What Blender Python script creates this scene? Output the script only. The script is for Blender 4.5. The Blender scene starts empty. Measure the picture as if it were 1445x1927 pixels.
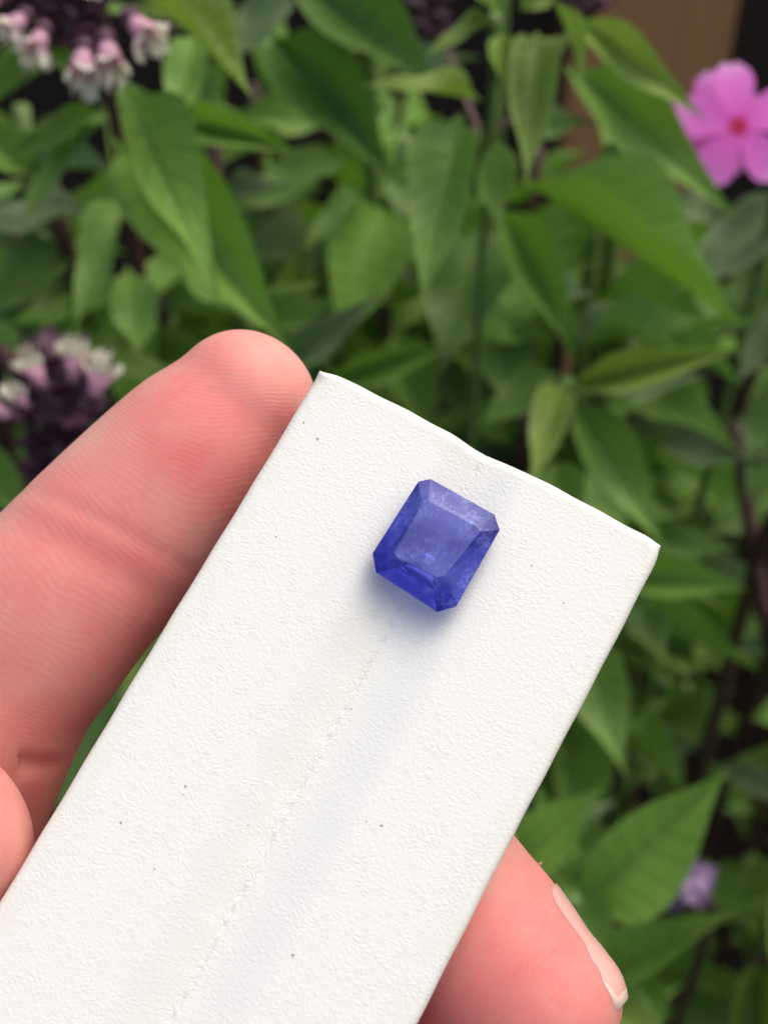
import bpy, bmesh, math, random
import numpy as np
from mathutils import Vector, Matrix

random.seed(7)
rng = np.random.default_rng(7)
sc = bpy.context.scene
COL = sc.collection

# ------------------------------------------------------------------ camera
W, H, F = 1445.0, 1927.0, 2580.0          # photograph size and focal length in its pixels
CAM_Z, PITCH = 0.80, 42.0
cam = bpy.data.cameras.new('camera')
cam_ob = bpy.data.objects.new('camera', cam)
COL.objects.link(cam_ob)
cam_ob.location = (0, 0, CAM_Z)
cam_ob.rotation_euler = (math.radians(90 - PITCH), 0, 0)
cam.sensor_width = 36.0
cam.lens = 36.0 * F / H
cam.clip_start = 0.01
cam.clip_end = 400
cam.dof.use_dof = True
cam.dof.focus_distance = 0.1185
cam.dof.aperture_fstop = 29.0
sc.camera = cam_ob

# ------------------------------------------------------------------ sky, sun, exposure
SUN_EL, SUN_AZ = 64.0, 62.0              # azimuth measured clockwise from +Y
wd = bpy.data.worlds.new('World')
sc.world = wd
wd.use_nodes = True
nt = wd.node_tree
sky = nt.nodes.new('ShaderNodeTexSky')
sky.sky_type = 'NISHITA'
sky.sun_disc = False
sky.sun_elevation = math.radians(SUN_EL)
sky.sun_rotation = math.radians(SUN_AZ)
sky.dust_density = 6.0
sky.ozone_density = 0.3
sky.air_density = 1.0
nt.links.new(sky.outputs[0], nt.nodes['Background'].inputs[0])
nt.nodes['Background'].inputs[1].default_value = 0.13
sun = bpy.data.lights.new('sun', 'SUN')
sun.energy = 1.45
sun.angle = math.radians(95)
sun.color = (1.0, 0.95, 0.84)
sun_ob = bpy.data.objects.new('sun', sun)
COL.objects.link(sun_ob)
e, a = math.radians(SUN_EL), math.radians(SUN_AZ)
to_sun = Vector((math.sin(a) * math.cos(e), math.cos(a) * math.cos(e), math.sin(e)))
sun_ob.rotation_euler = to_sun.to_track_quat('Z', 'Y').to_euler()
sc.view_settings.view_transform = 'Standard'
sc.view_settings.look = 'None'
sc.view_settings.exposure = 0.24
sc.view_settings.gamma = 1.0
sc.view_settings.use_curve_mapping = False
sc.render.engine = 'CYCLES'
sc.cycles.use_denoising = True
sc.cycles.max_bounces = 10
sc.cycles.transparent_max_bounces = 8

# ------------------------------------------------------------------ helpers
CM = Matrix.Translation((0, 0, CAM_Z)) @ Matrix.Rotation(math.radians(90 - PITCH), 4, 'X')
CR = CM.to_3x3()

def ray_c(px, py):
    return Vector(((px - W / 2) / F, (H / 2 - py) / F, -1.0))

def P(px, py, d):
    return CM @ (ray_c(px, py) * d)

VIEW = CR @ Vector((0, 0, 1))              # towards the camera
CRIGHT = CR @ Vector((1, 0, 0))
CUP = CR @ Vector((0, 1, 0))

def mesh_obj(name, verts, faces, mats, parent=None, smooth=True, mat_idx=None):
    me = bpy.data.meshes.new(name)
    me.from_pydata([tuple(v) for v in verts], [], faces)
    for m in (mats if isinstance(mats, (list, tuple)) else [mats]):
        me.materials.append(m)
    if smooth:
        me.polygons.foreach_set('use_smooth', [True] * len(me.polygons))
    if mat_idx is not None:
        me.polygons.foreach_set('material_index', mat_idx)
    me.update()
    o = bpy.data.objects.new(name, me)
    COL.objects.link(o)
    if parent:
        o.parent = parent
    return o

def empty(name, loc=(0, 0, 0)):
    o = bpy.data.objects.new(name, None)
    o.empty_display_size = 0.02
    o.location = loc
    COL.objects.link(o)
    return o

def tag(o, label, cat, group=None):
    o['label'] = label
    o['category'] = cat
    if group:
        o['group'] = group
    return o

def child_w(o, parent):
    """parent an object whose data is in world space to a translated empty"""
    o.parent = parent
    o.matrix_parent_inverse = Matrix.Translation(parent.location).inverted()
    return o

class NT:
    def __init__(self, name):
        self.m = bpy.data.materials.new(name)
        self.m.use_nodes = True
        self.t = self.m.node_tree
        self.b = self.t.nodes['Principled BSDF']
        self.out = self.t.nodes['Material Output']
    def n(self, typ, **kw):
        nd = self.t.nodes.new(typ)
        for k, v in kw.items():
            if k.startswith('_'):
                nd.inputs[k[1:].replace('_', ' ')].default_value = v
            else:
                setattr(nd, k, v)
        return nd
    def l(self, a, b):
        self.t.links.new(a, b)
    def math(self, op, a, b=None, c=None, clamp=False):
        nd = self.t.nodes.new('ShaderNodeMath'); nd.operation = op; nd.use_clamp = clamp
        for i, v in enumerate((a, b, c)):
            if v is None: continue
            if isinstance(v, (int, float)): nd.inputs[i].default_value = v
            else: self.l(v, nd.inputs[i])
        return nd.outputs[0]
    def mix(self, fac, c1, c2, blend='MIX'):
        nd = self.t.nodes.new('ShaderNodeMix'); nd.data_type = 'RGBA'; nd.blend_type = blend
        for s, v in ((nd.inputs[0], fac), (nd.inputs[6], c1), (nd.inputs[7], c2)):
            if isinstance(v, (int, float)): s.default_value = v
            elif isinstance(v, tuple): s.default_value = (*v, 1)
            else: self.l(v, s)
        return nd.outputs[2]
    def ramp(self, fac, stops):
        nd = self.t.nodes.new('ShaderNodeValToRGB')
        el = nd.color_ramp.elements
        while len(el) < len(stops): el.new(0.5)
        for e_, (p, c) in zip(el, stops):
            e_.position = p
            e_.color = (c, c, c, 1) if isinstance(c, (int, float)) else (*c, 1)
        self.l(fac, nd.inputs[0])
        return nd.outputs[0]
    def attr(self, name):
        return self.n('ShaderNodeAttribute', attribute_name=name)
    def coord(self, which='Object'):
        return self.n('ShaderNodeTexCoord').outputs[which]
    def scaled(self, vec, s):
        nd = self.n('ShaderNodeVectorMath', operation='SCALE'); nd.inputs['Scale'].default_value = s
        self.l(vec, nd.inputs[0]); return nd.outputs[0]
    def noise(self, vec, scale, detail=2.0, rough=0.5):
        nd = self.n('ShaderNodeTexNoise'); nd.inputs['Scale'].default_value = scale
        nd.inputs['Detail'].default_value = detail; nd.inputs['Roughness'].default_value = rough
        self.l(vec, nd.inputs['Vector']); return nd
    def bump(self, height, dist, strength=1.0, normal=None):
        nd = self.n('ShaderNodeBump'); nd.inputs['Distance'].default_value = dist
        nd.inputs['Strength'].default_value = strength
        self.l(height, nd.inputs['Height'])
        if normal is not None: self.l(normal, nd.inputs['Normal'])
        return nd.outputs[0]

# ------------------------------------------------------------------ materials
def mat_leather():
    k = NT('white_leather')
    co = k.scaled(k.coord(), 1000.0)                      # millimetres
    warp = k.noise(co, 0.45, 1.5)
    wv = k.n('ShaderNodeVectorMath', operation='MULTIPLY_ADD')
    k.l(warp.outputs['Color'], wv.inputs[0]); wv.inputs[1].default_value = (0.6, 0.6, 0); k.l(co, wv.inputs[2])
    st = k.n('ShaderNodeMapping'); st.inputs['Scale'].default_value = (0.9, 1.2, 0.0)
    st.inputs['Rotation'].default_value = (0, 0, 0.45)
    k.l(wv.outputs[0], st.inputs[0])
    def cells(scale, hi, vec):
        v = k.n('ShaderNodeTexVoronoi', feature='DISTANCE_TO_EDGE'); v.inputs['Scale'].default_value = scale
        k.l(vec, v.inputs['Vector'])
        r_ = k.n('ShaderNodeMapRange', interpolation_type='SMOOTHERSTEP')
        r_.inputs['From Max'].default_value = hi
        k.l(v.outputs['Distance'], r_.inputs['Value'])
        return r_.outputs[0]
    c1 = cells(1.75, 0.34, st.outputs[0])
    c2 = cells(3.4, 0.40, st.outputs[0])
    big = k.noise(co, 0.30, 2.0)
    pres = k.ramp(big.outputs['Fac'], [(0.30, 0.45), (0.70, 1.0)])
    big2 = k.noise(co, 0.7, 2.0)
    pres2 = k.ramp(big2.outputs['Fac'], [(0.35, 0.3), (0.65, 1.0)])
    fine = k.noise(co, 3.2, 3.0)
    hgt = k.math('ADD', k.math('MULTIPLY', k.math('MULTIPLY', c1, pres), 0.75), k.math('MULTIPLY', k.math('MULTIPLY', c2, pres2), 0.45))
    hgt = k.math('ADD', hgt, k.math('MULTIPLY', fine.outputs['Fac'], 0.45))
    # crinkled crease along the fold
    cr = k.attr('crease').outputs['Fac']
    c3 = cells(1.5, 0.12, wv.outputs[0])
    hgt = k.math('ADD', hgt, k.math('MULTIPLY', k.math('MULTIPLY', c3, cr), 1.5))
    k.l(k.bump(hgt, 0.00005, 0.40), k.b.inputs['Normal'])
    wear_cream = k.attr('wear_cream').outputs['Fac']
    wn = k.noise(co, 0.5, 3.0)
    cream_f = k.math('MULTIPLY', wear_cream, k.ramp(wn.outputs['Fac'], [(0.3, 0.2), (0.7, 1.0)]))
    col = k.mix(cream_f, (0.83, 0.845, 0.82), (0.80, 0.78, 0.66))
    sp = k.n('ShaderNodeTexVoronoi'); sp.inputs['Scale'].default_value = 0.28
    k.l(co, sp.inputs['Vector'])
    spot = k.math('LESS_THAN', sp.outputs['Distance'], 0.022)
    col = k.mix(k.math('MULTIPLY', spot, 0.45), col, (0.35, 0.32, 0.29))
    k.l(col, k.b.inputs['Base Color'])
    k.b.inputs['Roughness'].default_value = 0.5
    k.b.inputs['Specular IOR Level'].default_value = 0.35
    k.b.inputs['Subsurface Weight'].default_value = 0.0
    return k.m

GEM_FLAW = (2.2, 2.6, 0.8)                            # mm, small dark flaw under the table's corner
def mat_gem():
    k = NT('blue_gem')
    co = k.scaled(k.coord(), 1000.0)
    n1 = k.noise(co, 0.32, 4.0, 0.55)
    n2 = k.noise(co, 0.55, 5.0, 0.62)
    wisps = k.ramp(k.math('ABSOLUTE', k.math('SUBTRACT', n2.outputs['Fac'], 0.5)), [(0.0, 1.0), (0.02, 0.35), (0.07, 0.0)])
    patch = k.ramp(n1.outputs['Fac'], [(0.36, 0.0), (0.68, 1.0)])
    w = k.math('MULTIPLY', wisps, patch)
    v = k.n('ShaderNodeTexVoronoi'); v.inputs['Scale'].default_value = 1.3
    k.l(co, v.inputs['Vector'])
    specks = k.math('LESS_THAN', v.outputs['Distance'], 0.06)
    body = k.mix(patch, (0.085, 0.092, 0.56), (0.15, 0.185, 0.66))
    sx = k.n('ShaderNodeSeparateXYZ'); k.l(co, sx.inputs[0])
    facet_refl = k.math('ADD', sx.outputs[1], k.math('MULTIPLY', k.math('SUBTRACT', n1.outputs['Fac'], 0.5), 3.0))
    body = k.mix(k.ramp(k.math('MULTIPLY_ADD', facet_refl, -0.1, 0.5), [(0.70, 0.0), (0.84, 0.85)]), body, (0.022, 0.014, 0.50))  # bottom facet's dark reflection painted in as deeper blue
    body = k.mix(k.math('MULTIPLY', w, 0.45), body, (0.38, 0.48, 0.86))
    body = k.mix(k.math('MULTIPLY', specks, 0.5), body, (0.42, 0.48, 0.85))
    fd = k.n('ShaderNodeVectorMath', operation='DISTANCE'); k.l(co, fd.inputs[0]); fd.inputs[1].default_value = GEM_FLAW
    fn = k.noise(co, 2.5, 3.0)
    flaw = k.math('LESS_THAN', k.math('ADD', fd.outputs['Value'], k.math('MULTIPLY', fn.outputs['Fac'], 1.1)), 0.92)
    body = k.mix(k.math('MULTIPLY', flaw, 0.85), body, (0.015, 0.012, 0.20))
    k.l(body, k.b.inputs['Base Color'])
    k.b.inputs['IOR'].default_value = 1.70
    k.b.inputs['Roughness'].default_value = 0.03
    k.b.inputs['Specular IOR Level'].default_value = 0.5
    sc_ = k.noise(co, 3.0, 4.0, 0.6)
    bn = k.bump(sc_.outputs['Fac'], 0.00001, 0.3)
    k.l(bn, k.b.inputs['Normal'])
    g = k.n('ShaderNodeBsdfGlass'); g.inputs['IOR'].default_value = 1.70; g.inputs['Roughness'].default_value = 0.10
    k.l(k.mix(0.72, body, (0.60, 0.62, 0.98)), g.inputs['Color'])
    k.l(bn, g.inputs['Normal'])
    mx = k.n('ShaderNodeMixShader')
    cloud = k.math('MAXIMUM', k.math('MULTIPLY', w, 0.32), k.math('MAXIMUM', k.math('MULTIPLY', specks, 0.5), k.math('MULTIPLY', flaw, 0.7)))
    cloud = k.math('ADD', cloud, k.math('MULTIPLY', patch, 0.22))
    k.l(k.math('SUBTRACT', 0.80, cloud, clamp=True), mx.inputs[0])
    k.l(k.b.outputs[0], mx.inputs[1]); k.l(g.outputs[0], mx.inputs[2])
    k.l(mx.outputs[0], k.out.inputs['Surface'])
    return k.m

def mat_skin():
    k = NT('skin')
    co = k.scaled(k.coord(), 1000.0)
    red = k.attr('red').outputs['Fac']
    palm = k.attr('palmar').outputs['Fac']
    n1 = k.noise(co, 0.22, 4.0, 0.55)
    n2 = k.noise(co, 0.9, 3.0, 0.6)
    f = k.math('ADD', red, k.math('MULTIPLY', k.math('SUBTRACT', n1.outputs['Fac'], 0.5), 1.0), clamp=True)
    col = k.mix(f, (0.73, 0.38, 0.315), (0.72, 0.19, 0.185))
    col = k.mix(k.math('MULTIPLY', k.ramp(n2.outputs['Fac'], [(0.5, 0.0), (0.8, 1.0)]), 0.12), col, (0.82, 0.50, 0.40))
    # friction ridges
    wn = k.noise(co, 0.16, 2.0)
    ph = k.math('ADD', k.attr('phase').outputs['Fac'], k.math('MULTIPLY', wn.outputs['Fac'], 24.0))
    ridge = k.math('SINE', ph)
    rm = k.noise(co, 0.35, 3.0)
    amp = k.math('MULTIPLY', palm, k.ramp(rm.outputs['Fac'], [(0.35, 0.08), (0.68, 0.9)]))
    rh = k.math('MULTIPLY', ridge, amp)
    fine = k.noise(co, 2.2, 4.0, 0.65)
    hgt = k.math('ADD', k.math('MULTIPLY', rh, 0.5), k.math('MULTIPLY', fine.outputs['Fac'], 0.8))
    k.l(k.bump(hgt, 0.00004, 0.42), k.b.inputs['Normal'])
    col = k.mix(k.math('MULTIPLY', k.math('ADD', k.math('MULTIPLY', rh, 0.5), 0.5), 0.06), col, (0.86, 0.55, 0.45))
    k.l(col, k.b.inputs['Base Color'])
    k.b.inputs['Roughness'].default_value = 0.5
    k.b.inputs['Specular IOR Level'].default_value = 0.35
    k.b.inputs['Subsurface Weight'].default_value = 0.75
    k.b.inputs['Subsurface Radius'].default_value = (1.0, 0.30, 0.16)
    k.b.inputs['Subsurface Scale'].default_value = 0.0022
    return k.m

def mat_simple(name, col, rough=0.5, trans=0.0, tcol=None, noise=0.0, sss=0.0):
    k = NT(name)
    c = None
    if noise:
        co = k.coord()
        n = k.noise(co, 220.0, 4.0, 0.6)
        dark = tuple(x * (1 - noise) for x in col); lite = tuple(min(1, x * (1 + noise)) for x in col)
        c = k.mix(n.outputs['Fac'], dark, lite)
        k.l(c, k.b.inputs['Base Color'])
    else:
        k.b.inputs['Base Color'].default_value = (*col, 1)
    k.b.inputs['Roughness'].default_value = rough
    if sss:
        k.b.inputs['Subsurface Weight'].default_value = sss
        k.b.inputs['Subsurface Scale'].default_value = 0.0006
    if trans:
        t = k.n('ShaderNodeBsdfTranslucent')
        t.inputs['Color'].default_value = (*(tcol or col), 1)
        mx = k.n('ShaderNodeMixShader'); mx.inputs[0].default_value = trans
        k.l(k.b.outputs[0], mx.inputs[1]); k.l(t.outputs[0], mx.inputs[2])
        k.l(mx.outputs[0], k.out.inputs['Surface'])
    return k.m

def mat_leaf(name, base, rib, tcol, rough=0.42):
    """upper face, paler underside, paler midrib and veins, per leaf variation"""
    k = NT(name)
    uv = k.n('ShaderNodeUVMap', uv_map='leaf').outputs[0]
    sx = k.n('ShaderNodeSeparateXYZ'); k.l(uv, sx.inputs[0])
    x, y = sx.outputs[0], sx.outputs[1]                    # x: -1..1 across (0.5 = midrib), y along
    ax = k.math('ABSOLUTE', k.math('MULTIPLY', k.math('SUBTRACT', x, 0.5), 2.0))
    midrib = k.ramp(ax, [(0.0, 1.0), (0.09, 0.35), (0.16, 0.0)])
    vein = k.math('SINE', k.math('MULTIPLY', k.math('SUBTRACT', y, k.math('MULTIPLY', ax, 0.16)), 58.0))
    veinm = k.ramp(vein, [(0.80, 0.0), (1.0, 1.0)])
    info = k.n('ShaderNodeObjectInfo').outputs['Random']
    n = k.noise(k.coord(), 3.5, 4.0, 0.6)
    v = k.math('ADD', k.math('MULTIPLY', info, 0.7), k.math('MULTIPLY', n.outputs['Fac'], 0.6))
    dark = tuple(c * 0.55 for c in base); lite = (base[0] * 1.75, base[1] * 1.5, base[2] * 1.6)
    col = k.mix(k.math('MULTIPLY', v, 0.85, clamp=True), dark, lite)
    edge = k.ramp(ax, [(0.62, 0.0), (1.0, 0.7)])
    col = k.mix(edge, col, rib)
    col = k.mix(k.ramp(y, [(0.72, 0.0), (1.0, 0.75)]), col, rib)
    col = k.mix(k.math('MULTIPLY', k.math('MAXIMUM', midrib, k.math('MULTIPLY', veinm, 0.10)), 0.6), col, rib)
    geo = k.n('ShaderNodeNewGeometry')
    col = k.mix(k.math('MULTIPLY', geo.outputs['Backfacing'], 0.45), col, (0.16, 0.22, 0.12))
    k.l(col, k.b.inputs['Base Color'])
    k.b.inputs['Roughness'].default_value = rough
    k.b.inputs['Specular IOR Level'].default_value = 0.28
    hg = k.math('ADD', k.math('MULTIPLY', veinm, -0.6), k.math('MULTIPLY', midrib, -1.0))
    k.l(k.bump(hg, 0.0012, 0.6), k.b.inputs['Normal'])
    t = k.n('ShaderNodeBsdfTranslucent'); t.inputs['Color'].default_value = (*tcol, 1)
    mx = k.n('ShaderNodeMixShader'); mx.inputs[0].default_value = 0.30
    k.l(k.b.outputs[0], mx.inputs[1]); k.l(t.outputs[0], mx.inputs[2])
    k.l(mx.outputs[0], k.out.inputs['Surface'])
    return k.m

def mat_soil():
    k = NT('soil')
    co = k.coord()
    n = k.noise(co, 30.0, 8.0, 0.7)
    col = k.mix(n.outputs['Fac'], (0.004, 0.003, 0.0025), (0.02, 0.015, 0.011))
    k.l(col, k.b.inputs['Base Color'])
    k.b.inputs['Roughness'].default_value = 1.0
    k.b.inputs['Specular IOR Level'].default_value = 0.05
    n2 = k.noise(co, 60.0, 8.0, 0.75)
    k.l(k.bump(n2.outputs['Fac'], 0.03), k.b.inputs['Normal'])
    return k.m

def mat_wood(name, c1, c2):
    k = NT(name)
    mp = k.n('ShaderNodeMapping'); mp.inputs['Scale'].default_value = (30, 30, 2.2)
    k.l(k.coord(), mp.inputs[0])
    n = k.noise(mp.outputs[0], 2.0, 6.0, 0.65)
    k.l(k.mix(n.outputs['Fac'], c1, c2), k.b.inputs['Base Color'])
    k.b.inputs['Roughness'].default_value = 0.75
    k.l(k.bump(n.outputs['Fac'], 0.002), k.b.inputs['Normal'])
    return k.m

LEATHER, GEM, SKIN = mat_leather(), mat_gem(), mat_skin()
NAIL = mat_simple('nail', (0.76, 0.43, 0.38), 0.25, noise=0.06, sss=0.4)
NAIL_TIP = mat_simple('nail_free_edge', (0.84, 0.64, 0.55), 0.3, noise=0.05)
SPECK = mat_simple('dirt', (0.42, 0.37, 0.33), 0.8)
FLAKE = mat_simple('dry_skin', (0.85, 0.66, 0.56), 0.6, trans=0.4, tcol=(0.85, 0.6, 0.5))
L_MID = mat_leaf('leaf_green', (0.135, 0.29, 0.05), (0.23, 0.38, 0.09), (0.18, 0.40, 0.03))
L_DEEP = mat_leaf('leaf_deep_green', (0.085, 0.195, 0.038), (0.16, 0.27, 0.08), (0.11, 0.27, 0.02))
L_YOUNG = mat_leaf('leaf_young', (0.155, 0.285, 0.045), (0.32, 0.46, 0.14), (0.25, 0.44, 0.05))
L_GREY = mat_leaf('leaf_grey_green', (0.10, 0.19, 0.075), (0.24, 0.34, 0.17), (0.10, 0.22, 0.05), 0.5)
STEM = mat_simple('stem_green', (0.14, 0.24, 0.06), 0.5, noise=0.3)
STEM_P = mat_simple('stem_purple', (0.085, 0.035, 0.035), 0.5, noise=0.3)
CALYX = mat_simple('calyx_purple', (0.110, 0.045, 0.080), 0.5, noise=0.45, trans=0.15, tcol=(0.15, 0.04, 0.1))
PINK = mat_simple('petal_pink', (0.78, 0.45, 0.58), 0.5, trans=0.3, tcol=(0.8, 0.4, 0.6), noise=0.15)
CREAM = mat_simple('petal_cream', (0.86, 0.83, 0.70), 0.5, trans=0.4, tcol=(0.8, 0.75, 0.6))
LILAC = mat_simple('petal_lilac', (0.34, 0.24, 0.42), 0.5, trans=0.2, noise=0.2)
SOIL = mat_soil()
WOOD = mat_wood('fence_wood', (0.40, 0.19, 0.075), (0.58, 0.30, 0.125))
WOOD_SHADE = mat_wood('fence_wood_shaded', (0.016, 0.010, 0.008), (0.03, 0.018, 0.013))  # shade of the gap beside the lit board put into a near-black colour

def mat_phlox():
    k = NT('phlox_petal')
    uv = k.n('ShaderNodeUVMap', uv_map='leaf').outputs[0]
    sx = k.n('ShaderNodeSeparateXYZ'); k.l(uv, sx.inputs[0])
    r = k.ramp(sx.outputs[1], [(0.0, (0.55, 0.0, 0.04)), (0.10, (0.58, 0.0, 0.12)), (0.20, (0.84, 0.13, 0.66)), (0.75, (0.86, 0.20, 0.74)), (1.0, (0.88, 0.42, 0.82))])
    k.l(r, k.b.inputs['Base Color'])
    k.b.inputs['Roughness'].default_value = 0.6
    t = k.n('ShaderNodeBsdfTranslucent'); k.l(r, t.inputs['Color'])
    mx = k.n('ShaderNodeMixShader'); mx.inputs[0].default_value = 0.3
    k.l(k.b.outputs[0], mx.inputs[1]); k.l(t.outputs[0], mx.inputs[2])
    k.l(mx.outputs[0], k.out.inputs['Surface'])
    return k.m
PHLOX = mat_phlox()

# ------------------------------------------------------------------ ground and fence
G = 40.0
gn = 24
gv = [(-G + 2 * G * i / gn, -G + 2 * G * j / gn, 0) for j in range(gn + 1) for i in range(gn + 1)]
gf = [(j * (gn + 1) + i, j * (gn + 1) + i + 1, (j + 1) * (gn + 1) + i + 1, (j + 1) * (gn + 1) + i) for j in range(gn) for i in range(gn)]
g = mesh_obj('ground', gv, gf, SOIL)
g['kind'] = 'structure'

def box_mesh(name, sx, sy, sz, mat, bev=0.003):
    bm = bmesh.new()
    bmesh.ops.create_cube(bm, size=1)
    for v in bm.verts: v.co = Vector((v.co.x * sx, v.co.y * sy, (v.co.z + 0.5) * sz))
    bmesh.ops.bevel(bm, geom=bm.edges[:], offset=bev, segments=2, affect='EDGES')
    me = bpy.data.meshes.new(name); bm.to_mesh(me); bm.free()
    me.materials.append(mat)
    return me

FY = 0.98
fence = empty('wooden_fence', (0.10, FY, 0))
tag(fence, 'brown wooden board fence standing behind the pink flower', 'fence')
bme = box_mesh('board', 0.118, 0.02, 0.95, WOOD)
dme = box_mesh('board', 0.118, 0.02, 0.95, WOOD_SHADE)
# right edge of the last pale board from the photograph's column 1375
edge_x = (CM @ (ray_c(1380, 30) * 1.0) - CM.translation)
edge_x = edge_x.x / edge_x.y * FY
for i in range(1):
    b = bpy.data.objects.new('board', bme); COL.objects.link(b); b.parent = fence
    b.location = (edge_x - 0.059 - 0.123 * i - 0.10, 0, 0.004 * (i % 2))
for i in (-7, -6, -5, -4, -3, -2, 0, 1, 2, 3):  # added boards, their dark colour stands in for the shaded gap
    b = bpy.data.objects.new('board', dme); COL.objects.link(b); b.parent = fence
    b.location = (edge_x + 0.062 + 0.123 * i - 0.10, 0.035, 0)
rail = bpy.data.objects.new('rail', box_mesh('rail', 0.24, 0.03, 0.06, WOOD)); COL.objects.link(rail)
rail.parent = fence; rail.location = (edge_x - 0.225, 0.026, 0.7)

# ------------------------------------------------------------------ gem holder (leather card)
def card_pose():
    A, B, C, E_ = [ray_c(*p) for p in ((607, 685), (0, 1690), (1253, 1022), (785, 1927))]
    nl, nr = A.cross(B), C.cross(E_)
    d = nl.cross(nr).normalized()
    if d.y > 0: d = -d
    u = A.cross(C).cross(d).normalized()
    if u.x < 0: u = -u
    n = u.cross(-d).normalized()
    # scale so that the card is 34 mm wide
    M = np.array([[A.x, -C.x], [A.y, -C.y], [A.z, -C.z]])
    t = np.linalg.lstsq(M, -0.034 * np.array(u), rcond=None)[0]
    return A * t[0], u, d, n
cT, cU, cD, cN = card_pose()
R3 = Matrix((cU, -cD, cN)).transposed()
CARD = CM @ (Matrix.Translation(cT) @ R3.to_4x4())          # local x across, -y down the length, z out of the face
CARDI = CARD.inverted()
CAM_L = CARDI @ CM.translation

def on_card(px, py, h=0.0):
    """local card coordinates where the pixel's ray meets the plane h above the face"""
    d = (CARDI.to_3x3() @ (CR @ ray_c(px, py)))
    t = (h - CAM_L.z) / d.z
    return CAM_L + d * t

CWID, CLEN, CTH = 0.034, 0.098, 0.0026
g0 = on_card(905, 866); g1 = on_card(330, 1900)
def groove_x(l):
    f = (l - (-g0.y)) / ((-g1.y) - (-g0.y))
    return g0.x + (g1.x - g0.x) * f
def card_h(x, l):
    dx = x - groove_x(l) + 0.00004 * math.sin(l * 900) * math.sin(l * 310 + 1)
    w = 0.0052 if dx < 0 else 0.0058
    w *= (0.72 + 0.28 * min(1, l / 0.02))
    h = 0.0
    if abs(dx) < w:
        q = abs(dx) / w
        h = -(0.0008 + 0.0007 * min(1, max(0, l - 0.001) / 0.012)) * (0.5 + 0.5 * math.cos(math.pi * q)) ** 0.85
    h -= 0.00015 * math.exp(-(dx / 0.00013) ** 2) * (0.6 + 0.4 * math.sin(l * 2600 + 3 * math.sin(l * 700)))
    return h
def edge_axis(n0, total, r, k):
    """sample positions, denser at the rounded rims"""
    s = [r * (1 - math.cos(math.pi / 2 * i / k)) for i in range(k + 1)]
    mid = list(np.linspace(r, total - r, n0 + 2)[1:-1])
    return s + mid + [total - q for q in reversed(s)]
def build_card():
    r = 0.0008
    xs = edge_axis(150, CWID, r, 6)
    gx = groove_x(0.03)
    xs = sorted(set(xs + [gx + q for q in np.linspace(-0.0008, 0.0008, 17)]))
    ls = edge_axis(380, CLEN, r, 6)
    nx, nl = len(xs), len(ls)
    top, bot, wear_cream, crease = [], [], [], []
    def rim(e):
        return 0.0 if e >= r else r - math.sqrt(max(0, r * r - (r - e) ** 2))
    for l in ls:
        for x in xs:
            ex, el = min(x, CWID - x), min(l, CLEN - l)
            d = max(rim(ex), rim(el)) if min(ex, el) < r else 0
            wob_x = 0.00004 * math.sin(l * 160) + 0.00002 * math.sin(l * 910)
            wob_l = 0.00005 * math.sin(x * 420 + 1) + 0.00003 * math.sin(x * 1300)
            fx = max(0, 1 - ex / 0.004); fl = max(0, 1 - el / 0.004)
            X, L = x + wob_x * fx, l + wob_l * fl
            # bunched leather at the two top corners
            c0 = math.exp(-((x / 0.0011) ** 2 + (l / 0.0011) ** 2))
            c1 = math.exp(-(((CWID - x) / 0.0012) ** 2 + (l / 0.0012) ** 2))
            L += 0.0005 * c0 + 0.0002 * c1
            X -= 0.00025 * c1
            z = card_h(x, l) - d + 0.0003 * c0
            top.append((X, -L, z)); bot.append((X, -L, -CTH + card_h(x, l) * 0.6 + d * 0.6))
            wear_cream.append(min(1, math.exp(-ex / 0.0013) + math.exp(-el / 0.0011) + 0.55 * math.exp(-((x - groove_x(l) + 0.0012) / 0.0016) ** 2)))  # worn rims, plus a cream band left of the crease
            crease.append(math.exp(-((x - groove_x(l)) / 0.0005) ** 2))
    N = nx * nl
    faces = []
    for j in range(nl - 1):
        for i in range(nx - 1):
            q = (j * nx + i, j * nx + i + 1, (j + 1) * nx + i + 1, (j + 1) * nx + i)
            faces.append(q[::-1]); faces.append(tuple(N + k for k in q))
    ring = [i for i in range(nx)] + [j * nx + nx - 1 for j in range(1, nl)] + [(nl - 1) * nx + i for i in range(nx - 2, -1, -1)] + [j * nx for j in range(nl - 2, 0, -1)]
    for k in range(len(ring)):
        p, q = ring[k], ring[(k + 1) % len(ring)]
        faces.append((p, q, N + q, N + p))
    o = mesh_obj('gem_holder', top + bot, faces, LEATHER)
    for nm, arr in (('wear_cream', wear_cream), ('crease', crease)):
        at = o.data.attributes.new(nm, 'FLOAT', 'POINT')
        at.data.foreach_set('value', arr + [0.0] * N)
    o.matrix_world = CARD
    return o
holder = build_card()
tag(holder, 'white grained leather gem holder card with a creased groove held in the hand', 'gem holder')
sp_mesh = None
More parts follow.
